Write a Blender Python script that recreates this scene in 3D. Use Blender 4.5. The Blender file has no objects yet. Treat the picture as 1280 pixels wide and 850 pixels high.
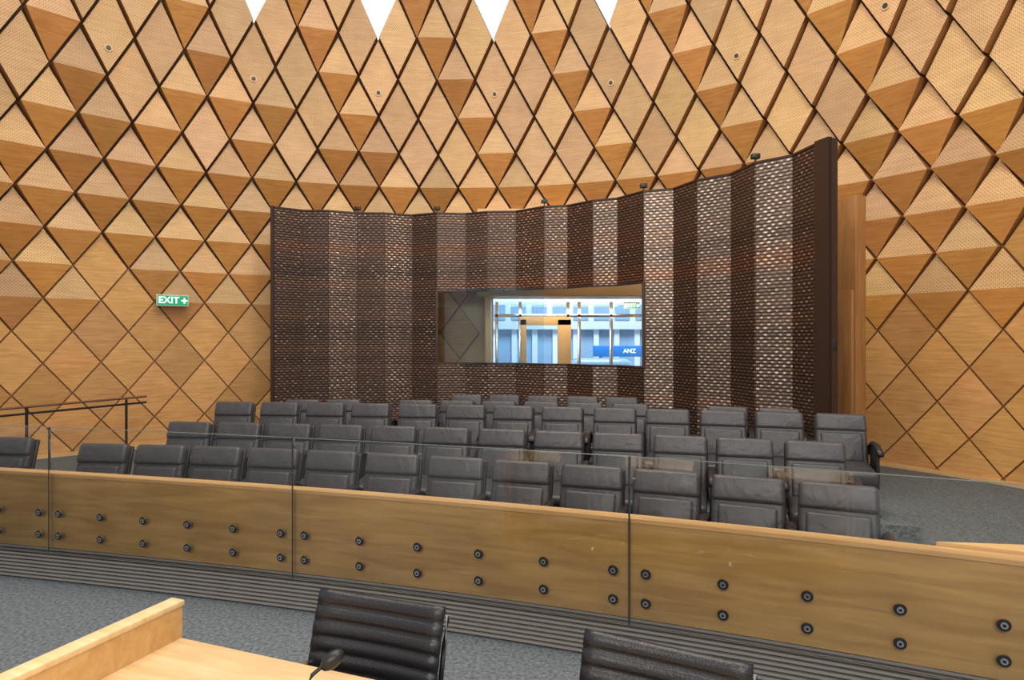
import bpy, bmesh, math, random
from mathutils import Matrix, Vector, Euler
random.seed(7)
scene=bpy.context.scene
scene.view_settings.view_transform='Standard'
scene.view_settings.look='None'
COL=scene.collection

# ------------------------------------------------------------ materials
def newmat(name):
    m=bpy.data.materials.new(name); m.use_nodes=True
    nt=m.node_tree; b=nt.nodes['Principled BSDF']
    return m,nt,b
def N(nt,t,**kw):
    n=nt.nodes.new(t)
    for k,v in kw.items(): setattr(n,k,v)
    return n
def simple(name,col,rough=.5,metal=0,noise=0,nscale=30,bump=0,coat=0):
    m,nt,b=newmat(name)
    b.inputs['Roughness'].default_value=rough; b.inputs['Metallic'].default_value=metal
    b.inputs['Base Color'].default_value=(*col,1)
    if coat: b.inputs['Coat Weight'].default_value=coat
    if noise or bump:
        tc=N(nt,'ShaderNodeTexCoord'); nz=N(nt,'ShaderNodeTexNoise'); nz.inputs['Scale'].default_value=nscale; nz.inputs['Detail'].default_value=4
        nt.links.new(tc.outputs['Object'],nz.inputs['Vector'])
        if noise:
            cr=N(nt,'ShaderNodeValToRGB')
            cr.color_ramp.elements[0].position=.3; cr.color_ramp.elements[1].position=.7
            cr.color_ramp.elements[0].color=(*[c*(1-noise) for c in col],1)
            cr.color_ramp.elements[1].color=(*[min(1,c*(1+noise)) for c in col],1)
            nt.links.new(nz.outputs['Fac'],cr.inputs['Fac']); nt.links.new(cr.outputs['Color'],b.inputs['Base Color'])
        if bump:
            bp=N(nt,'ShaderNodeBump'); bp.inputs['Strength'].default_value=bump; bp.inputs['Distance'].default_value=.01
            nt.links.new(nz.outputs['Fac'],bp.inputs['Height']); nt.links.new(bp.outputs['Normal'],b.inputs['Normal'])
    return m
def wood(name,c1,c2,rough=.4,uv=True,stretch=(1.2,14,1),perf=False,tone=False,spec=.4):
    m,nt,b=newmat(name); L=nt.links.new
    tc=N(nt,'ShaderNodeTexCoord'); src=tc.outputs['UV' if uv else 'Object']
    mp=N(nt,'ShaderNodeMapping'); mp.inputs['Scale'].default_value=stretch; L(src,mp.inputs['Vector'])
    nz=N(nt,'ShaderNodeTexNoise'); nz.inputs['Scale'].default_value=2.2; nz.inputs['Detail'].default_value=5; nz.inputs['Distortion'].default_value=.8
    L(mp.outputs['Vector'],nz.inputs['Vector'])
    cr=N(nt,'ShaderNodeValToRGB'); cr.color_ramp.elements[0].position=.33; cr.color_ramp.elements[1].position=.68
    cr.color_ramp.elements[0].color=(*c1,1); cr.color_ramp.elements[1].color=(*c2,1)
    L(nz.outputs['Fac'],cr.inputs['Fac']); out=cr.outputs['Color']
    nz2=N(nt,'ShaderNodeTexNoise'); nz2.inputs['Scale'].default_value=2.5; L(src,nz2.inputs['Vector'])
    mr=N(nt,'ShaderNodeMapRange'); mr.inputs['To Min'].default_value=.82; mr.inputs['To Max'].default_value=1.16; L(nz2.outputs['Fac'],mr.inputs['Value'])
    def mul(a,bsock):
        vm=N(nt,'ShaderNodeVectorMath',operation='SCALE'); L(a,vm.inputs[0]); L(bsock,vm.inputs['Scale']); return vm.outputs[0]
    out=mul(out,mr.outputs[0])
    if tone:
        at=N(nt,'ShaderNodeAttribute'); at.attribute_name='tone'
        vm=N(nt,'ShaderNodeVectorMath',operation='MULTIPLY'); L(out,vm.inputs[0]); L(at.outputs['Color'],vm.inputs[1]); out=vm.outputs[0]
    if perf:
        sx=N(nt,'ShaderNodeSeparateXYZ'); L(src,sx.inputs[0])
        k=2*math.pi/.046
        def sn(s):
            a=N(nt,'ShaderNodeMath',operation='MULTIPLY'); L(s,a.inputs[0]); a.inputs[1].default_value=k
            c=N(nt,'ShaderNodeMath',operation='SINE'); L(a.outputs[0],c.inputs[0]); return c.outputs[0]
        p=N(nt,'ShaderNodeMath',operation='MULTIPLY'); L(sn(sx.outputs[0]),p.inputs[0]); L(sn(sx.outputs[1]),p.inputs[1])
        q=N(nt,'ShaderNodeMapRange'); q.inputs['From Min'].default_value=.35; q.inputs['From Max'].default_value=.65
        q.inputs['To Min'].default_value=1; q.inputs['To Max'].default_value=.52; L(p.outputs[0],q.inputs['Value'])
        out=mul(out,q.outputs[0])
    L(out,b.inputs['Base Color']); b.inputs['Roughness'].default_value=rough
    b.inputs['Specular IOR Level'].default_value=spec
    return m
def emis(name,col,s=1):
    m,nt,b=newmat(name); b.inputs['Base Color'].default_value=(*col,1)
    b.inputs['Emission Color'].default_value=(*col,1); b.inputs['Emission Strength'].default_value=s; return m
def glassmat(name,tint=(.97,.985,.98),ior=1.45,refl=1.0):
    m=bpy.data.materials.new(name); m.use_nodes=True; nt=m.node_tree; nt.nodes.clear(); L=nt.links.new
    o=N(nt,'ShaderNodeOutputMaterial'); t=N(nt,'ShaderNodeBsdfTransparent'); t.inputs[0].default_value=(*tint,1)
    g=N(nt,'ShaderNodeBsdfGlossy'); g.inputs['Roughness'].default_value=.02; g.inputs[0].default_value=(refl,refl,refl,1)
    f=N(nt,'ShaderNodeFresnel'); f.inputs['IOR'].default_value=ior; mx=N(nt,'ShaderNodeMixShader')
    L(f.outputs[0],mx.inputs[0]); L(t.outputs[0],mx.inputs[1]); L(g.outputs[0],mx.inputs[2]); L(mx.outputs[0],o.inputs[0]); return m

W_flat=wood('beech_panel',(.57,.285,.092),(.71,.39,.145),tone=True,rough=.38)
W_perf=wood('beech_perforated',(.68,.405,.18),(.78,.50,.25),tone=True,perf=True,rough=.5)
W_low=wood('beech_panel_shaded',(.49,.21,.055),(.60,.29,.085),tone=True,rough=.33)  # smooth lower halves; shade of their downward tilt is in the colour
W_edge=simple('panel_edge_stain',(.36,.155,.05),.5)
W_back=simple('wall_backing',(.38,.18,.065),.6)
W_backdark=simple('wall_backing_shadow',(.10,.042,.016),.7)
W_bal=wood('balustrade_veneer',(.50,.30,.10),(.68,.435,.17),rough=.3,stretch=(.8,8,1))
W_cap=wood('rail_cap_wood',(.66,.40,.17),(.76,.50,.24),rough=.35,stretch=(1,12,1))
W_desk=wood('desk_wood',(.68,.45,.22),(.80,.58,.33),rough=.4,uv=False,stretch=(1.5,12,8))
W_deskd=wood('desk_edge_wood',(.52,.29,.10),(.62,.37,.15),rough=.4,uv=False,stretch=(1.5,12,8))
W_jamb=wood('portal_wood',(.30,.13,.04),(.40,.19,.065),rough=.45,uv=False,stretch=(9,9,.8))
BLACKL=simple('black_leather',(.014,.013,.016),.34,bump=.2,nscale=160)
def leather(name,col,rough):
    m=simple(name,col,rough,noise=.15,nscale=12); nt=m.node_tree; b=nt.nodes['Principled BSDF']
    tc=N(nt,'ShaderNodeTexCoord'); nz=N(nt,'ShaderNodeTexNoise'); nz.inputs['Scale'].default_value=7; nz.inputs['Detail'].default_value=2; nz.inputs['Distortion'].default_value=1.0
    oi=N(nt,'ShaderNodeObjectInfo'); ad=N(nt,'ShaderNodeVectorMath',operation='ADD')
    ml=N(nt,'ShaderNodeMath',operation='MULTIPLY'); ml.inputs[1].default_value=40
    nt.links.new(oi.outputs['Random'],ml.inputs[0]); nt.links.new(tc.outputs['Object'],ad.inputs[0]); nt.links.new(ml.outputs[0],ad.inputs[1]); nt.links.new(ad.outputs[0],nz.inputs['Vector'])
    bp=N(nt,'ShaderNodeBump'); bp.inputs['Strength'].default_value=.4; bp.inputs['Distance'].default_value=.02
    nt.links.new(nz.outputs['Fac'],bp.inputs['Height']); nt.links.new(bp.outputs['Normal'],b.inputs['Normal']); return m
GREYL=leather('grey_leather',(.044,.040,.044),.43)
GREYL2=leather('grey_leather_head',(.056,.051,.056),.42)
ARM=simple('armrest_dark',(.018,.014,.015),.38)
ALU=simple('polished_aluminium',(.7,.7,.72),.2,1)
DALU=simple('dark_aluminium',(.12,.12,.13),.3,1)
STEEL=simple('grille_steel',(.42,.38,.35),.42,.4)
DARK=simple('dark_recess',(.015,.013,.012),.7)
BLACK=simple('black_metal',(.02,.02,.02),.4,.3)
CARPET=simple('carpet_blue_grey',(.12,.135,.15),.95,noise=.5,nscale=45,bump=.4)
CARPET2=simple('carpet_grey',(.115,.13,.135),.95,noise=.5,nscale=45,bump=.4)
GLASS=glassmat('clear_glass',(.99,.995,.99),ior=1.55,refl=.9)
GLASSW=glassmat('window_glass',(.85,.93,.97))
GEDGE=simple('glass_polished_edge',(.16,.20,.19),.15)
JOINT=simple('glass_joint',(.03,.035,.035),.3)
BRONZE=simple('bronze_frame',(.055,.030,.021),.4,.4)

def coppermat(name,lo,hi,glint,gthr,metal,rough):
    m,nt,b=newmat(name); L=nt.links.new
    def M_(op,a,bv=None,c=None):
        n=N(nt,'ShaderNodeMath',operation=op)
        for i,v in enumerate((a,bv,c)):
            if v is None: continue
            if isinstance(v,(int,float)): n.inputs[i].default_value=v
            else: L(v,n.inputs[i])
        return n.outputs[0]
    tc=N(nt,'ShaderNodeTexCoord'); sx=N(nt,'ShaderNodeSeparateXYZ'); L(tc.outputs['UV'],sx.inputs[0])
    U,V=sx.outputs[0],sx.outputs[1]
    def noise(sc,scale,detail=2):
        mp=N(nt,'ShaderNodeMapping'); mp.inputs['Scale'].default_value=sc; L(tc.outputs['UV'],mp.inputs['Vector'])
        nz=N(nt,'ShaderNodeTexNoise'); nz.inputs['Scale'].default_value=scale; nz.inputs['Detail'].default_value=detail; L(mp.outputs[0],nz.inputs['Vector']); return nz.outputs['Fac']
    # woven links: alternating half-drop cells (regular)
    sv=M_('SINE',M_('MULTIPLY',V,2*math.pi/.080)); su=M_('SINE',M_('MULTIPLY',U,2*math.pi/.090))
    cell=M_('ABSOLUTE',M_('MULTIPLY',sv,1.0)); cu=M_('MULTIPLY_ADD',M_('MULTIPLY',su,M_('SIGN',sv)),.22,.78)
    wv=M_('MULTIPLY',M_('POWER',cell,.8),cu)
    fine=noise((22,24,1),1.0,2); band=noise((.03,1.9,1),1.5,5); streak=noise((2.6,.6,1),1.3,3)
    k=M_('MULTIPLY',wv,M_('MULTIPLY_ADD',fine,1.0,.30))
    cr=N(nt,'ShaderNodeValToRGB'); e=cr.color_ramp.elements
    e[0].position=.12; e[0].color=(*[c*.18 for c in lo],1); e[1].position=.85; e[1].color=(*hi,1); x=e.new(.45); x.color=(*lo,1)
    L(k,cr.inputs['Fac'])
    cb=N(nt,'ShaderNodeValToRGB'); e=cb.color_ramp.elements
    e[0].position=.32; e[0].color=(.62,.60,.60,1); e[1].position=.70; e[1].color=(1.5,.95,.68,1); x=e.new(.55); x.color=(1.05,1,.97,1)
    L(band,cb.inputs['Fac'])
    vm=N(nt,'ShaderNodeVectorMath',operation='MULTIPLY'); L(cr.outputs['Color'],vm.inputs[0]); L(cb.outputs['Color'],vm.inputs[1])
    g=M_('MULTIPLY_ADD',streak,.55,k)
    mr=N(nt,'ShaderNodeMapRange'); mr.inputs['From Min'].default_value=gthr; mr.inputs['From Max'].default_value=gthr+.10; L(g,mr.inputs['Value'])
    mx=N(nt,'ShaderNodeMix'); mx.data_type='RGBA'; L(mr.outputs[0],mx.inputs[0]); L(vm.outputs[0],mx.inputs[6]); mx.inputs[7].default_value=(*glint,1)  # bright specks are highlights painted into the base colour
    L(mx.outputs[2],b.inputs['Base Color']); b.inputs['Metallic'].default_value=metal; b.inputs['Roughness'].default_value=rough
    bp=N(nt,'ShaderNodeBump'); bp.inputs['Strength'].default_value=.45; bp.inputs['Distance'].default_value=.012
    L(wv,bp.inputs['Height']); L(bp.outputs[0],b.inputs['Normal'])
    return m
COPPER=coppermat('copper_mesh_shaded',(.085,.050,.037),(.21,.13,.095),(.75,.50,.34),1.09,.45,.36)  # same mesh for turned-away facets, their shade put into the colour
COPPERM=coppermat('copper_mesh_half_lit',(.115,.073,.056),(.28,.185,.14),(.90,.64,.46),1.03,.45,.34)
COPPERL=coppermat('copper_mesh_lit',(.185,.128,.10),(.42,.31,.24),(1.0,.84,.68),.97,.45,.33)  # same mesh for facets facing the light, brightness put into the colour

# ------------------------------------------------------------ mesh helpers
class MB:
    def __init__(s): s.v=[];s.f=[];s.m=[];s.uv=[];s.t=[];s.sm=[]
    def face(s,pts,mat=0,uv=None,tone=(1,1,1)):
        i=len(s.v); s.v+= [tuple(p) for p in pts]; s.f.append(tuple(range(i,i+len(pts)))); s.m.append(mat)
        s.uv.append(uv or [(0,0)]*len(pts)); s.t.append(tone)
    def obj(s,name,mats):
        me=bpy.data.meshes.new(name); me.from_pydata(s.v,[],s.f)
        me.uv_layers.new(name='UVMap'); me.color_attributes.new('tone','FLOAT_COLOR','CORNER')
        U=[];T=[]
        for k,f in enumerate(s.f):
            for j in range(len(f)):
                U+= [float(s.uv[k][j][0]),float(s.uv[k][j][1])]; T+=[*s.t[k],1.0]
        me.uv_layers['UVMap'].data.foreach_set('uv',U)
        me.color_attributes['tone'].data.foreach_set('color',T)
        me.polygons.foreach_set('material_index',s.m)
        for m in mats: me.materials.append(m)
        me.update()
        o=bpy.data.objects.new(name,me); COL.objects.link(o); return o
def append(bm,t,M=None,mat=0,smooth=True):
    for f in t.faces: f.material_index=mat; f.smooth=smooth
    if M is not None: t.transform(M)
    me=bpy.data.meshes.new('tmp'); t.to_mesh(me); t.free(); bm.from_mesh(me); bpy.data.meshes.remove(me)
def TR(loc,rot=(0,0,0)): return Matrix.Translation(loc)@Euler(rot).to_matrix().to_4x4()
def rb(bm,size,loc,rot=(0,0,0),bev=.01,mat=0,seg=2,smooth=True,taper=None,P=None):
    t=bmesh.new(); bmesh.ops.create_cube(t,size=1)
    bmesh.ops.scale(t,vec=size,verts=t.verts)
    if taper:
        for v in t.verts:
            if v.co.z>0: v.co.x*=taper
    if bev>0: bmesh.ops.bevel(t,geom=list(t.edges),offset=bev,segments=seg,profile=.5,affect='EDGES')
    M=TR(loc,rot)
    if P is not None: M=P@M
    append(bm,t,M,mat,smooth)
def cyl(bm,r,d,loc,rot=(0,0,0),mat=0,seg=20,r2=None,P=None,smooth=True):
    t=bmesh.new(); bmesh.ops.create_cone(t,cap_ends=True,segments=seg,radius1=r,radius2=r if r2 is None else r2,depth=d)
    M=TR(loc,rot)
    if P is not None: M=P@M
    append(bm,t,M,mat,smooth)
def tube(bm,pts,r,mat=0,seg=10,flat=1.0):
    pts=[Vector(p) for p in pts]; rings=[]
    t=bmesh.new()
    for i,p in enumerate(pts):
        d=(pts[min(i+1,len(pts)-1)]-pts[max(i-1,0)]).normalized()
        up=Vector((0,0,1)) if abs(d.z)<.95 else Vector((0,1,0))
        a=d.cross(up).normalized(); b=a.cross(d).normalized()
        rings.append([t.verts.new(p+a*math.cos(2*math.pi*k/seg)*r+b*math.sin(2*math.pi*k/seg)*r*flat) for k in range(seg)])
    for i in range(len(rings)-1):
        for k in range(seg): t.faces.new((rings[i][k],rings[i][(k+1)%seg],rings[i+1][(k+1)%seg],rings[i+1][k]))
    t.faces.new(rings[0]); t.faces.new(rings[-1][::-1])
    append(bm,t,None,mat,True)
def bobj(bm,name,mats,autosm=True):
    bmesh.ops.recalc_face_normals(bm,faces=bm.faces)
    me=bpy.data.meshes.new(name); bm.to_mesh(me); bm.free()
    for m in mats: me.materials.append(m)
    if autosm:
        try: me.set_sharp_from_angle(angle=math.radians(40))
        except Exception: pass
    o=bpy.data.objects.new(name,me); COL.objects.link(o); return o

# ------------------------------------------------------------ curved diamond wall
CX,CY,R0=-1.1,3.9,7.9
def rad(z): return R0-(.035*(z-2.5)**2 if z>2.5 else 0)
def P3(phi,z,off=0):
    r=rad(z)-off; return Vector((CX+r*math.cos(phi),CY+r*math.sin(phi),z))
DH=math.pi/68
PH0=math.radians(83.7)
zk={0:6.95}
st=.66; z=6.95
for k in range(1,5): z+=st; st*=1.035; zk[k]=z
st=.66/1.035; z=6.95
for k in range(-1,-16,-1):
    z-=st; zk[k]=z; st/=1.035
wb=MB()
dots=[]
for k in range(-14,4):
    for j in range(-31,28):
        if (j+k)%2==0: continue
        phi=PH0+j*DH; zc=zk[k]; zt=zk[k+1]; zb=zk[k-1]
        if zt<.1: continue
        if 57<math.degrees(phi)<87 and zc<3.4: continue
        if k==1 and j in(-6,0,6,12): continue
        T=(phi,zt);B=(phi,zb);Lc=(phi+DH,zc);Rc=(phi-DH,zc)
        am=max(0,min(1,(zc-2.0)/1.8))
        if zc<2.2: gap=.035; oT=oB=oS=.03; zone=0
        elif zc<4.9: gap=.035+.015*am; oT=.04; oB=.06; oS=.04+.14*am; zone=1
        else: gap=.055; oT=.07; oB=.24; oS=.15; zone=2
        if zone==1 and zc<3.3 and (j*7+k*3)%5==0: oS=.04;oT=oB=.04; zone=0
        if zone==2 and ((j+2*k)%3==0 or (zc<5.8 and j>6 and (j+k)%4==1)): zone=3; oT=.06; oS=.20; oB=.09
        cz=(zt+zb)/2
        def sh(c,off):
            a=phi+(c[0]-phi)*(1-gap*1.1); zz=cz+(c[1]-cz)*(1-gap)
            return P3(a,zz,off)
        f=[sh(T,oT),sh(Lc,oS),sh(B,oB),sh(Rc,oS)]
        b=[sh(T,-.01),sh(Lc,-.01),sh(B,-.01),sh(Rc,-.01)]
        ro=random.random()*20
        w=R0*DH
        uvT=(ro,zt);uvL=(ro-w,zc);uvB=(ro,zb);uvR=(ro+w,zc)
        t=.78+.32*random.random(); tn=(t,t*(.94+.08*random.random()),t*(.88+.16*random.random()))
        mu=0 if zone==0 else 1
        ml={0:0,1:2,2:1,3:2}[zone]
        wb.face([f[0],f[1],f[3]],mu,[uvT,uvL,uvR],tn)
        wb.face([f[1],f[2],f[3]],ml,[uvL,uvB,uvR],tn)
        for a,c in((0,1),(1,2),(2,3),(3,0)):
            wb.face([f[a],b[a],b[c],f[c]],3)
        bk=[P3(*T,-.01),P3(*Lc,-.01),P3(*B,-.01),P3(*Rc,-.01)]
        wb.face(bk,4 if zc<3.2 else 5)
        if k==-1 and j%6==0:
            dots.append((phi,zb+(zc-zb)*.60,.19 if zone==2 else .155))
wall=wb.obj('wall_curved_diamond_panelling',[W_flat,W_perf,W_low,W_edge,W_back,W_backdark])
bm=bmesh.new()
for phi,z,off in dots:
    p=P3(phi,z,off-.02)
    M=Matrix.Translation(p)@Matrix.Rotation(phi+math.pi,4,'Z')@Matrix.Rotation(math.pi/2,4,'Y')
    cyl(bm,.055,.07,(0,0,0),P=M,mat=0); cyl(bm,.032,.08,(0,0,.005),P=M,mat=1)
o=bobj(bm,'wall_downlight_spots',[W_cap,BLACK]); o.parent=wall
def ringstrip(mb,a0,a1,r1,r2,z0,z1,mat,n=60):
    for i in range(n):
        a=a0+(a1-a0)*i/n; c=a0+(a1-a0)*(i+1)/n
        q=lambda an,r,z:(CX+r*math.cos(an),CY+r*math.sin(an),z)
        mb.face([q(a,r1,z0),q(c,r1,z0),q(c,r1,z1),q(a,r1,z1)],mat,[(a*8,z0),(c*8,z0),(c*8,z1),(a*8,z1)])
        mb.face([q(a,r1,z1),q(c,r1,z1),q(c,r2,z1),q(a,r2,z1)],mat,[(a*8,z0),(c*8,z0),(c*8,z1),(a*8,z1)])
mb=MB(); ringstrip(mb,math.radians(0),math.radians(56),7.83,7.95,.08,.13,0); ringstrip(mb,math.radians(85),math.radians(160),7.83,7.95,.08,.13,0)
mb.obj('baseboard_curved',[W_cap])

# ------------------------------------------------------------ floors
mb=MB()
mb.face([(-12,-4,0),(12,-4,0),(12,12.0,0),(-12,12.0,0)],0)
mb.obj('floor',[CARPET])
def YB(x):
    if x<-5: return YB(-5)+(-.2)*(x+5)
    return 4.86-.254*(x+3.89)-.01628*(x+3.89)*(x+1.43)-.00148*(x+3.89)*(x+1.43)*(x-.657)
mb=MB(); n=80; ZA=.08
for i in range(n):
    x0=-8.9+15.6*i/n; x1=-8.9+15.6*(i+1)/n
    def yt(x): return CY+math.sqrt(max(0,7.85**2-(x-CX)**2))
    a,b,c,d=YB(x0)+.03,YB(x1)+.03,yt(x1),yt(x0)
    if c<b and d<a: continue
    mb.face([(x0,a,ZA),(x1,b,ZA),(x1,max(c,b),ZA),(x0,max(d,a),ZA)],0)
mb.obj('floor_public_gallery',[CARPET2])

def r1(x): return 5.33-.195*(x+3.37)-.0323*(x+3.37)*(x+.6)
def r2(x): return 6.2-.151*(x+3.1)-.0206*(x+3.1)*(x+.78)
def r3(x): return 7.17-.127*(x+3.09)-.0189*(x+3.09)*(x+.255)
def r4(x): return 8.1-.088*(x+2.64)-.036*(x+2.64)*(x-.2)
def r5(x): return r4(x)+.85
mb=MB()
def plat(fa,fb,x0,x1,z,n=24):
    for i in range(n):
        a=x0+(x1-x0)*i/n;b=x0+(x1-x0)*(i+1)/n
        mb.face([(a,fa(a),z),(b,fa(b),z),(b,fb(b),z),(a,fb(a),z)],0)
        mb.face([(a,fa(a),ZA),(b,fa(b),ZA),(b,fa(b),z),(a,fa(a),z)],0)
        mb.face([(b,fb(b),ZA),(a,fb(a),ZA),(a,fb(a),z),(b,fb(b),z)],0)
    for x in(x0,x1): mb.face([(x,fa(x),ZA),(x,fb(x),ZA),(x,fb(x),z),(x,fa(x),z)],0)
plat(lambda x:r2(x)-.62,lambda x:r3(x)-.6,-3.45,2.72,.15)
plat(lambda x:r3(x)-.6,lambda x:r4(x)-.6,-3.45,3.4,.25)
plat(lambda x:r4(x)-.6,lambda x:r5(x)+.1 if x<1.7 else r4(x)+.15,-3.0,3.15,.19)
mb.obj('seating_platform',[CARPET2])

# ------------------------------------------------------------ theatre chair
def chair_mesh():
    bm=bmesh.new()
    lean=math.radians(-16)
    P=Matrix.Translation((0,-.135,.40))@Euler((lean,0,0)).to_matrix().to_4x4()
    rb(bm,(.455,.03,.50),(0,.045,.215),bev=.012,mat=2,P=P,seg=2,taper=.95)
    rb(bm,(.44,.070,.46),(0,0,.235),bev=.028,mat=0,P=P,seg=4,taper=.97)
    rb(bm,(.435,.075,.165),(0,-.014,.392),bev=.030,mat=1,P=P,seg=4,taper=.97)
    rb(bm,(.35,.045,.26),(0,-.030,.165),bev=.020,mat=0,P=P,seg=3)
    rb(bm,(.43,.42,.11),(0,-.345,.385),rot=(math.radians(5),0,0),bev=.04,mat=0,seg=4)
    rb(bm,(.42,.38,.03),(0,-.32,.315),bev=.01,mat=2)
    for s in(-1,1):
        x=s*.248
        tube(bm,[(x,-.01,.50),(x,-.06,.575),(x,-.16,.62),(x,-.30,.62),(x,-.40,.59),(x,-.44,.55)],.028,mat=2,seg=10,flat=.65)
        rb(bm,(.03,.26,.36),(x,-.22,.42),bev=.008,mat=2)
        rb(bm,(.035,.10,.30),(x,-.20,.15),bev=.006,mat=2)
        rb(bm,(.05,.32,.02),(x,-.20,.01),bev=.004,mat=2)
    bmesh.ops.recalc_face_normals(bm,faces=bm.faces)
    me=bpy.data.meshes.new('theatre_chair'); bm.to_mesh(me); bm.free()
    for m in(GREYL,GREYL2,ARM): me.materials.append(m)
    return me
CM=chair_mesh()
def put(x,fn,z):
    y=fn(x); sl=(fn(x+.01)-fn(x-.01))/.02
    o=bpy.data.objects.new('theatre_chair',CM); COL.objects.link(o)
    o.location=(x,y,z); o.rotation_euler=(0,0,math.atan(sl)+random.uniform(-.02,.02))
def xs(fn,x0,x1,n):
    N_=400; X=[x0+(x1-x0)*i/N_ for i in range(N_+1)]; S=[0]
    for i in range(N_): S.append(S[-1]+math.hypot(X[i+1]-X[i],fn(X[i+1])-fn(X[i])))
    out=[]
    for k in range(n):
        t=S[-1]*k/(n-1); i=min(range(N_+1),key=lambda q:abs(S[q]-t)); out.append(X[i])
    return out
for x in xs(r1,-3.37,1.96,12): put(x,r1,.08)
put(-4.42,lambda x:5.68-.12*(x+4.42),.08)
for x in xs(r2,-3.1,2.37,12): put(x,r2,.15)
for x in xs(r3,-3.09,3.07,13): put(x,r3,.25)
for x in(-2.64,-2.12,-1.2,-.68,-.16,.36,.88,1.40,2.44,2.94): put(x,r4,.19)
for x in(-.62,-.1,.42,.94,1.44): put(x,r5,.19)

# ------------------------------------------------------------ balustrade
def nrm(x):
    sl=(YB(x+.01)-YB(x-.01))/.02; l=math.hypot(1,sl); return Vector((sl/l,-1/l,0))
def bp(x,off,z):
    n=nrm(x); return Vector((x,YB(x),z))+n*off
def arc(x0,x1,n=200):
    s=0;out=[(x0,0)]
    for i in range(n):
        a=x0+(x1-x0)*i/n;b=x0+(x1-x0)*(i+1)/n; s+=math.hypot(b-a,YB(b)-YB(a)); out.append((b,s))
    return out
def bar(mb,x0,x1,o0,o1,z0,z1,mat,n=60,s0=0):
    ds=math.hypot(1,.3)
    for i in range(n):
        a=x0+(x1-x0)*i/n;b=x0+(x1-x0)*(i+1)/n
        u0,u1=a*ds,b*ds
        mb.face([bp(a,o0,z0),bp(b,o0,z0),bp(b,o0,z1),bp(a,o0,z1)],mat,[(u0,z0),(u1,z0),(u1,z1),(u0,z1)])
        mb.face([bp(a,o1,z0),bp(b,o1,z0),bp(b,o1,z1),bp(a,o1,z1)],mat,[(u0,z0),(u1,z0),(u1,z1),(u0,z1)])
        mb.face([bp(a,o0,z1),bp(b,o0,z1),bp(b,o1,z1),bp(a,o1,z1)],mat,[(u0,0),(u1,0),(u1,.1),(u0,.1)])
        mb.face([bp(a,o0,z0),bp(b,o0,z0),bp(b,o1,z0),bp(a,o1,z0)],mat,[(u0,0),(u1,0),(u1,.1),(u0,.1)])
    for x in(x0,x1): mb.face([bp(x,o0,z0),bp(x,o1,z0),bp(x,o1,z1),bp(x,o0,z1)],mat)
XL,XR=-7.5,4.6
bal=bpy.data.objects.new('glass_balustrade',None); COL.objects.link(bal)
mb=MB()
bar(mb,XL,XR,0,-.04,.26,.79,0,n=90)
bar(mb,XL,XR,.012,-.085,.79,.812,1,n=90)
o=mb.obj('timber_panel',[W_bal,W_cap]); o.parent=bal
mb=MB()
bar(mb,XL,XR,-.07,-.09,0,.26,1,n=90)
for i in range(9):
    z0=.012+i*.0275
    bar(mb,XL,XR,-.02,-.06,z0,z0+.015,0,n=90)
o=mb.obj('air_grille',[STEEL,DARK]); o.parent=bal
def step(x,dist):
    n=60
    for i in range(n):
        dx=dist/n; sl=(YB(x+.01)-YB(x-.01))/.02; x+=dx/math.hypot(1,sl)
    return x
joints=[step(-3.40,-2*2.06),step(-3.40,-2.06),-3.40,-1.43,.657,step(.657,2.18),step(.657,4.2)]
mb=MB(); mj=MB(); bm=bmesh.new()
GO=.026
for a,b in zip(joints[:-1],joints[1:]):
    a2=a+.005;b2=b-.005
    bar(mb,a2,b2,GO,GO+.012,.235,1.157,0,n=14)
    bar(mb,a2,b2,GO,GO+.012,1.157,1.160,1,n=14)
    bar(mj,b-.004,b+.004,GO,GO+.012,.235,1.16,0,n=1)
    L_=arc(a,b)[-1][1]
    for q in range(6):
        x=step(a,.09+(L_-.18)*q/5)
        for zz in(.525,.365):
            n_=nrm(x); p=bp(x,0,zz)
            M=Matrix.Translation(p)@n_.to_track_quat('Z','Y').to_matrix().to_4x4()
            cyl(bm,.013,GO,(0,0,GO/2),mat=1,P=M,seg=14)
            cyl(bm,.0285,.006,(0,0,GO+.015),mat=0,P=M,seg=24,r2=.026)
            cyl(bm,.0150,.003,(0,0,GO+.0195),mat=1,P=M,seg=20)
            cyl(bm,.0075,.003,(0,0,GO+.0215),mat=0,P=M,seg=12)
o=mb.obj('glass_panes',[GLASS,GEDGE]); o.parent=bal
o=mj.obj('pane_joints',[JOINT]); o.parent=bal
o=bobj(bm,'glass_fixing_bolts',[BLACK,ALU]); o.parent=bal
mb=MB()
for i in range(12):
    a=2.04+2.3*i/12; b=2.04+2.3*(i+1)/12
    fr=lambda x:YB(x)+.10
    bk=lambda x:YB(x)+.105+max(.0,(x-2.04)*.34)
    for z in(.80,.83): mb.face([(a,fr(a),z),(b,fr(b),z),(b,bk(b),z),(a,bk(a),z)],0,[(a,0),(b,0),(b,.3),(a,.3)])
    mb.face([(a,fr(a),.80),(b,fr(b),.80),(b,fr(b),.83),(a,fr(a),.83)],0,[(a,0),(b,0),(b,.1),(a,.1)])
    mb.face([(a,bk(a),.08),(b,bk(b),.08),(b,bk(b),.83),(a,bk(a),.83)],0,[(a,0),(b,0),(b,.7),(a,.7)])
mb.obj('gallery_ledge_shelf',[W_cap])

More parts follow.
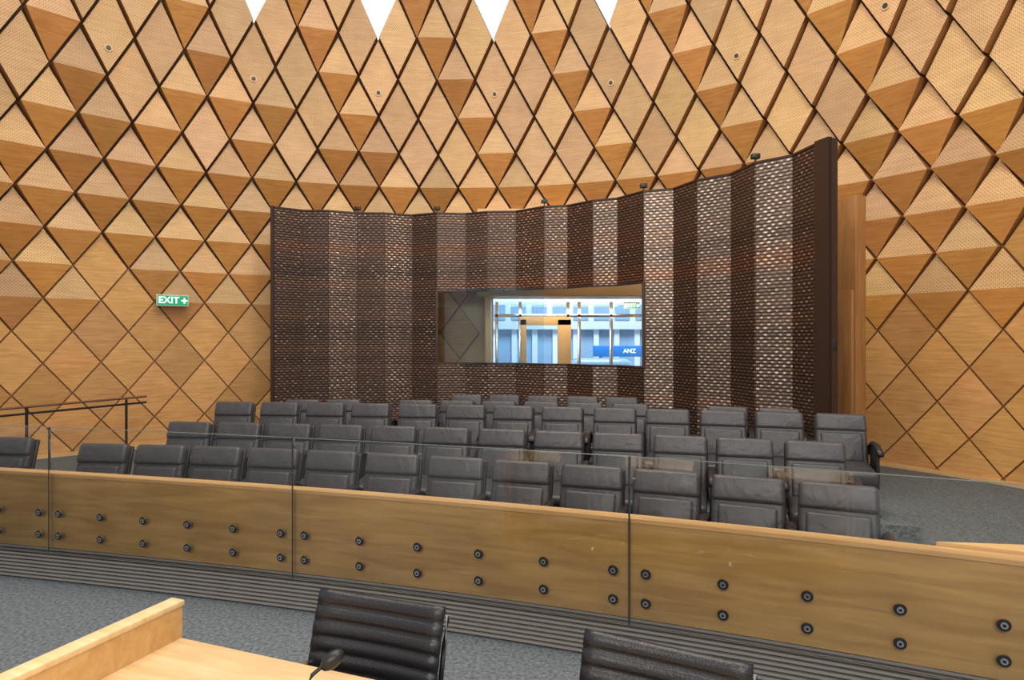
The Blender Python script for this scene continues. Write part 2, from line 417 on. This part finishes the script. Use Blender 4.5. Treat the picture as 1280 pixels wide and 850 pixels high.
# ------------------------------------------------------------ copper screen
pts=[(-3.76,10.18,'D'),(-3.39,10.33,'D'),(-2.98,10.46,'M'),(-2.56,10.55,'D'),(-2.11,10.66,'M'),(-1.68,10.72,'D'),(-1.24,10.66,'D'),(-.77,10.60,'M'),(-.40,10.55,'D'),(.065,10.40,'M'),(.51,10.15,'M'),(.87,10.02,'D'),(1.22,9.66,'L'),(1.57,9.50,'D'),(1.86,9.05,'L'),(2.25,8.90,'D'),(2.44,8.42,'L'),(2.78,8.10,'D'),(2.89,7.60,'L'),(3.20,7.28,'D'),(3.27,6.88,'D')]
pl=[];kd=[]
for i,p in enumerate(pts):
    y=p[1]
    if i<11: y+=(.06 if i%2 else -.06)
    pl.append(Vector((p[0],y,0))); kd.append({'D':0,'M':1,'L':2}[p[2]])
scr=bpy.data.objects.new('copper_mesh_screen',None); COL.objects.link(scr)
mb=MB(); u=0
def slab(mb,a,b,z0,z1,th,u0,mat=0,ov=.0):
    d=(b-a); l=d.length; d=d/l; n=Vector((d.y,-d.x,0)); a=a-d*ov; b=b+d*ov
    A=[a+n*th/2,b+n*th/2,b-n*th/2,a-n*th/2]
    lo=[Vector((p.x,p.y,z0)) for p in A]; hi=[Vector((p.x,p.y,z1)) for p in A]
    uv=[(u0,z0),(u0+l,z0),(u0+l,z1),(u0,z1)]
    mb.face([lo[0],lo[1],hi[1],hi[0]],mat,uv); mb.face([lo[2],lo[3],hi[3],hi[2]],mat,[uv[1],uv[0],uv[3],uv[2]])
    mb.face([lo[1],lo[2],hi[2],hi[1]],mat+0,[(0,z0),(.03,z0),(.03,z1),(0,z1)]); mb.face([lo[3],lo[0],hi[0],hi[3]],mat,[(0,z0),(.03,z0),(.03,z1),(0,z1)])
    mb.face(hi,mat); mb.face(lo[::-1],mat); return l
mt=MB(); ZT=3.9
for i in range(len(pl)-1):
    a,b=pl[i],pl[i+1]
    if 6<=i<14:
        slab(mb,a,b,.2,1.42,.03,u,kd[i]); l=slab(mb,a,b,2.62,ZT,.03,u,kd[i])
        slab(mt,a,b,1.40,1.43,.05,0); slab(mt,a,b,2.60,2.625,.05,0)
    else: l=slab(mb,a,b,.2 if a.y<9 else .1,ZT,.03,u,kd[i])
    slab(mt,a,b,ZT-.012,ZT+.012,.045,0)
    slab(mt,a+Vector((-.007,0,0)),a+Vector((.007,0,0)),.15 if not 6<i<14 else 2.62,ZT+.01,.04,0)
    u+=l
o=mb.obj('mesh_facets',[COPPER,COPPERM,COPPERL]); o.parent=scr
e0=pl[-1]; e1=Vector((3.33,6.70,0))
slab(mt,e0,e1,.1,3.93,.05,0); slab(mt,e1,Vector((3.40,6.72,0)),.1,3.91,.05,0)
slab(mt,pl[0]+Vector((-.05,0,0)),pl[0]+Vector((-.0,0,0)),.1,3.92,.06,0)
slab(mt,pl[6]+Vector((-.02,0,0)),pl[6]+Vector((.02,0,0)),1.4,2.63,.06,0); slab(mt,pl[14]+Vector((-.02,0,0)),pl[14]+Vector((.02,0,0)),1.4,2.63,.06,0)
o=mt.obj('bronze_frame',[BRONZE]); o.parent=scr
bm=bmesh.new()
for i in(3,6,10,14,18):
    p=pl[i]; rb(bm,(.02,.02,.1),(p.x,p.y,3.93),bev=.003); rb(bm,(.10,.07,.06),(p.x,p.y,3.98),bev=.008)
rb(bm,(.05,.02,.12),(3.37,6.69,1.75),bev=.004)
o=bobj(bm,'spot_fittings',[BLACK]); o.parent=scr
mg=MB(); slab(mg,pl[6]+Vector((0,.12,0)),pl[10]+Vector((0,.12,0)),1.4,2.65,.01,0)
o=mg.obj('viewing_glass',[GLASSW]); o.parent=scr

bm=bmesh.new()
rb(bm,(.16,.5,3.42),(4.02,7.75,.08+1.71),rot=(0,0,.3),bev=.01)
rb(bm,(.05,.3,2.3),(3.90,7.55,.08+1.15),rot=(0,0,.3),bev=.006)
bobj(bm,'timber_door_portal',[W_jamb])

# ------------------------------------------------------------ entrance glazing & outside
bm=bmesh.new()
rb(bm,(3.7,.9,1.5),(1.25,11.45,3.31),bev=.01); rb(bm,(.10,.9,2.5),(-.42,11.55,1.33),bev=.008); rb(bm,(.16,.9,2.5),(2.9,11.3,1.33),bev=.008)
rb(bm,(1.0,.05,3.8),(-.85,11.92,1.98),bev=.004)
bobj(bm,'trim_entrance_portal',[W_cap])
bm=bmesh.new()
for x in(-.30,.16,1.10,1.32,1.95,2.75): rb(bm,(.06,.08,2.5),(x,12.6,1.3),bev=.005)
rb(bm,(3.1,.08,.06),(1.2,12.6,2.28),bev=.005,mat=0); rb(bm,(3.1,.08,.08),(1.2,12.6,.2),bev=.005); rb(bm,(3.1,.08,.07),(1.2,12.6,2.72),bev=.005)
rb(bm,(1.0,.1,.16),(.65,12.5,2.17),bev=.005,mat=1); rb(bm,(.12,.1,2.1),(.22,12.5,1.15),bev=.005,mat=1); rb(bm,(.26,.1,2.1),(1.02,12.5,1.15),bev=.005,mat=1)
rb(bm,(3.0,.01,2.5),(1.2,12.64,1.3),bev=0,mat=2)
bobj(bm,'window_1',[ALU,W_cap,GLASSW])
bm=bmesh.new()
rb(bm,(60,60,.1),(0,42.2,-.15),bev=0); bobj(bm,'pavement',[simple('asphalt',(.35,.37,.40),.9,noise=.2)])
bm=bmesh.new()
CONC=simple('concrete_facade',(.74,.80,.88),.7); GL2=simple('office_glazing',(.30,.44,.60),.1)
rb(bm,(14,4,1.6),(4,32,3.1),bev=.02,mat=0)
rb(bm,(14,3.4,2.4),(4,32.2,1.1),bev=.02,mat=1)
for i in range(15):
    rb(bm,(.25,.2,2.4),(-2.8+i*.97,30.4,1.1),bev=0,mat=0)
    rb(bm,(.7,.1,.7),(-2.6+i*.97,29.98,3.1),bev=0,mat=1)
bobj(bm,'office_building',[CONC,GL2])
SIGN=simple('blue_sign',(.03,.20,.58),.4)
bm=bmesh.new()
rb(bm,(3.2,.2,.45),(4.9,26,1.35),bev=.03); 
for x in(3.6,6.2): rb(bm,(.1,.1,1.25),(x,26,.525),bev=.0)
sg=bobj(bm,'shopfront_signboard',[SIGN])
WHITE=emis('sign_white',(.9,1,.95),.6)
def text(s,size,loc,rot,mat,parent,name):
    c=bpy.data.curves.new(name,'FONT'); c.body=s; c.size=size; c.extrude=.002; c.align_x='CENTER'; c.align_y='CENTER'; c.offset=size*.02
    c.materials.append(mat); o=bpy.data.objects.new(name,c); COL.objects.link(o); o.location=loc; o.rotation_euler=rot
    if parent: o.parent=parent
    return o
text('ANZ',.24,(4.75,25.87,1.35),(math.pi/2,0,0),WHITE,sg,'lettering')
bm=bmesh.new()
for i in range(9): rb(bm,(.12,2.2,.05),(-.2+i*.42,14.6,2.95+.02*i),rot=(.15,0,.35),bev=0)
rb(bm,(4.4,.1,.1),(1.3,13.6,2.82),bev=0); rb(bm,(4.4,.1,.1),(1.3,15.7,3.2),bev=0)
for x in(-.7,3.4): rb(bm,(.1,.1,3.2),(x,15.7,1.5),bev=0)
bobj(bm,'entrance_canopy',[simple('canopy_steel',(.08,.12,.18),.4,.5)])
bm=bmesh.new()
rb(bm,(3.9,1.6,.55),(0,0,.58),bev=.14,mat=0,seg=4); rb(bm,(2.2,1.45,.5),(.1,0,1.05),bev=.2,mat=1,seg=4,taper=.8)
for x in(-1.25,1.25):
    for y in(-.74,.74): cyl(bm,.31,.18,(x,y,.31),rot=(math.pi/2,0,0),mat=2)
car=bobj(bm,'parked_car',[simple('car_blue',(.05,.2,.55),.2,.3),GL2,BLACK]); car.location=(2.8,21,-.1)

# ------------------------------------------------------------ exit signs
GREEN=emis('exit_green',(.0,.30,.13),.55)
def exitsign(loc,yaw,w,h):
    e=bpy.data.objects.new('exit_sign',None); COL.objects.link(e); e.location=loc; e.rotation_euler=(0,0,yaw)
    bm=bmesh.new(); rb(bm,(w,.05,h),(0,0,0),bev=.006,mat=0); rb(bm,(w-.03,.004,h-.03),(0,-.026,0),bev=0,mat=1)
    o=bobj(bm,'sign_box',[simple('sign_frame',(.6,.65,.6),.4),GREEN]); o.parent=e
    t=text('EXIT',h*.80,(-w*.12,-.031,0),(math.pi/2,0,0),WHITE,e,'lettering')
    bm=bmesh.new(); cyl(bm,h*.13,.004,(w*.36,-.03,.0),rot=(math.pi/2,0,0)); rb(bm,(h*.5,.004,h*.12),(w*.36,-.031,0),bev=0); rb(bm,(h*.12,.004,h*.5),(w*.36,-.0315,0),bev=0)
    o=bobj(bm,'arrow_symbol',[WHITE]); o.parent=e
exitsign((-5.42,10.22,2.43),math.radians(34),.46,.18)
exitsign((2.30,12.3,2.46),0,.30,.13)

# ------------------------------------------------------------ handrail left
bm=bmesh.new()
A=Vector((-5.06,8.85,0)); B=Vector((-5.95,7.30,0)); C=B+(B-A)*.9
def lz(p,z): return (p.x,p.y,z)
tube(bm,[lz(A,1.02),lz(B,1.0),lz(C,.98)],.024,mat=0,flat=.6)
tube(bm,[lz(A,.94),lz(B,.92),lz(C,.90)],.014,mat=1)
for t in(.15,.8,1.5):
    p=A+(B-A)*t; tube(bm,[lz(p,.08),lz(p,1.0)],.016,mat=1)
bobj(bm,'gallery_handrail',[simple('handrail_wood',(.16,.075,.04),.3),BLACK])

# ------------------------------------------------------------ desk
ang=math.atan2(-.351,.936)
dk=bpy.data.objects.new('courtroom_desk',None); COL.objects.link(dk); dk.location=(-1.17,2.26,0); dk.rotation_euler=(0,0,ang)
bm=bmesh.new()
rb(bm,(2.4,.75,.035),(1.2,-.375,.7325),bev=.003,mat=0)
rb(bm,(2.4,.03,.62),(1.2,-.70,.40),bev=.003,mat=1)
rb(bm,(.03,.6,.70),(.05,-.37,.36),bev=.003,mat=1); rb(bm,(.03,.6,.70),(2.35,-.37,.36),bev=.003,mat=1)
rb(bm,(.055,.80,.86),(-.028,-.39,.43),bev=.003,mat=1); rb(bm,(.062,.81,.02),(-.028,-.39,.868),bev=.003,mat=0)
o=bobj(bm,'desk_body',[W_desk,W_deskd]); o.parent=dk
bm=bmesh.new()
cyl(bm,.045,.018,(0,0,.009)); pts_=[(0,0,.01),(0,.0,.04),(.01,.01,.06),(.03,.02,.075),(.05,.03,.085)]
tube(bm,pts_,.006)
t=bmesh.new(); bmesh.ops.create_uvsphere(t,u_segments=16,v_segments=10,radius=.024)
append(bm,t,Matrix.Translation((.062,.036,.092))@Euler((0,math.radians(60),math.radians(30))).to_matrix().to_4x4()@Matrix.Diagonal((1,1,1.6,1)),0)
mic=bobj(bm,'gooseneck_microphone',[BLACK]); mic.location=(-.60,1.88,.7505)

# ------------------------------------------------------------ ribbed office chairs
def office():
    bm=bmesh.new()
    prof=[(-.46,.425),(-.44,.455),(-.38,.468),(-.2,.452),(-.04,.435),(.02,.445),(.055,.48),(.075,.56),(.095,.68),(.125,.80),(.155,.885),(.165,.905)]
    V=[Vector((0,p[0],p[1])) for p in prof]
    S=[0]
    for i in range(len(V)-1): S.append(S[-1]+(V[i+1]-V[i]).length)
    def at(s):
        for i in range(len(V)-1):
            if s<=S[i+1]+1e-9:
                t=(s-S[i])/(S[i+1]-S[i]); return V[i].lerp(V[i+1],t)
        return V[-1]
    ribs=20; sub=6; nv=ribs*sub; nu=14; W=.485
    t=bmesh.new(); F=[];K=[]
    for i in range(nv+1):
        s=S[-1]*i/nv; p=at(s); q=(at(min(s+.02,S[-1]))-at(max(s-.02,0))).normalized(); n=Vector((0,-q.z,q.y))
        bul=.013*math.sqrt(abs(math.sin(math.pi*(i%sub)/sub))) if i%sub else 0
        rf=[];rk=[]
        for j in range(nu+1):
            x=-1+2*j/nu; crv=.022*x*x
            e=1 if abs(x)<.97 else .3
            base=Vector((x*W/2,p.y,p.z))+ (n*crv if i>nv*.5 else n*crv*.4)
            rf.append(t.verts.new(base+n*(.006+bul*e))); rk.append(t.verts.new(base-n*(.006+bul*e)))
        F.append(rf);K.append(rk)
    for i in range(nv):
        for j in range(nu):
            t.faces.new((F[i][j],F[i][j+1],F[i+1][j+1],F[i+1][j])); t.faces.new((K[i][j+1],K[i][j],K[i+1][j],K[i+1][j+1]))
        for j in(0,nu): t.faces.new((F[i][j],F[i+1][j],K[i+1][j],K[i][j]))
    for i in(0,nv):
        for j in range(nu): t.faces.new((F[i][j],F[i][j+1],K[i][j+1],K[i][j]))
    append(bm,t,None,0,True)
    for s in(-1,1):
        tube(bm,[(s*(W/2),p[0]+.012,p[1]-.008) for p in prof[2:-1]],.009,mat=2,seg=8)
        x=s*(W/2+.045)
        tube(bm,[(s*W/2,-.10,.44),(x,-.13,.44),(x,-.20,.50),(x,-.23,.60),(x,-.18,.655),(x,-.05,.66),(x,.05,.665),(s*(W/2+.01),.10,.67)],.011,mat=1,seg=8)
        rb(bm,(.04,.24,.022),(x,-.09,.670),bev=.01,mat=0)
    tube(bm,[(-W/2,-.1,.43),(0,-.1,.40),(W/2,-.1,.43)],.014,mat=1)
    cyl(bm,.028,.30,(0,-.12,.26),mat=1); cyl(bm,.05,.06,(0,-.12,.12),mat=1)
    for k in range(5):
        a=2*math.pi*k/5+.3; d=Vector((math.cos(a),math.sin(a),0))
        c=Vector((0,-.12,.11)); e=c+d*.30; e.z=.075
        tube(bm,[c,c.lerp(e,.5)+Vector((0,0,.01)),e],.016,mat=1); cyl(bm,.028,.045,(e.x,e.y,.028),rot=(math.pi/2,0,a),mat=0,seg=14)
    bmesh.ops.recalc_face_normals(bm,faces=bm.faces)
    me=bpy.data.meshes.new('office_chair'); bm.to_mesh(me); bm.free(); me.materials.append(BLACKL); me.materials.append(ALU); me.materials.append(DALU); return me
OM=office()
for (x,y,a) in((-.445,2.22,-19.6),(.45,1.87,-27)):
    o=bpy.data.objects.new('office_chair',OM); COL.objects.link(o)
    r=math.radians(a); o.rotation_euler=(0,0,r)
    o.location=(x+math.sin(r)*.16,y-math.cos(r)*.16,0)

# ------------------------------------------------------------ lights
w=bpy.data.worlds.new('World'); scene.world=w; w.use_nodes=True
nt=w.node_tree; bg=nt.nodes['Background']
tc=N(nt,'ShaderNodeTexCoord'); sx=N(nt,'ShaderNodeSeparateXYZ'); nt.links.new(tc.outputs['Generated'],sx.inputs[0])
mr=N(nt,'ShaderNodeMapRange'); mr.inputs['From Min'].default_value=0; mr.inputs['From Max'].default_value=.8; mr.inputs['To Min'].default_value=.53; mr.inputs['To Max'].default_value=1.15
nt.links.new(sx.outputs[1],mr.inputs['Value']); nt.links.new(mr.outputs[0],bg.inputs[1])
bg.inputs[0].default_value=(.90,.95,1,1)
def area(name,loc,target,size,power,col):
    l=bpy.data.lights.new(name,'AREA'); l.shape='RECTANGLE'; l.size,l.size_y=size; l.energy=power; l.color=col
    o=bpy.data.objects.new(name,l); COL.objects.link(o); o.location=loc
    o.rotation_euler=(Vector(target)-Vector(loc)).to_track_quat('-Z','Y').to_euler(); return o
area('ceiling_lamp',(-1,3.8,8.8),(-1,5.6,1),(6,5),620,(1,.91,.78))
area('screen_fill_light',(3.6,0,7.5),(2.3,8.3,2.5),(1.6,1.6),230,(1,.93,.84))  # added light out of view, makes one set of screen facets shine
area('front_fill_light',(-.5,-2.6,4.2),(0,4.2,.5),(5,1.2),240,(1,.92,.80))  # added fill behind the camera, brightens the balustrade front
area('foyer_lamp',(.3,10.95,3.75),(.6,11.6,1.5),(2.2,.15),34,(1,.84,.58))
area('foyer_ceiling_lamp',(1.2,12.1,2.5),(1.2,12.2,0),(2.5,.3),18,(1,.88,.68))
area('street_daylight',(3,20,12),(4,30,1),(6,6),3400,(.9,.95,1))

cam=bpy.data.cameras.new('camera'); cam.lens=22.5; cam.sensor_width=36; cam.clip_start=.05
co=bpy.data.objects.new('camera',cam); COL.objects.link(co); co.location=(0,0,1.8); co.rotation_euler=(math.pi/2,0,0)
scene.camera=co
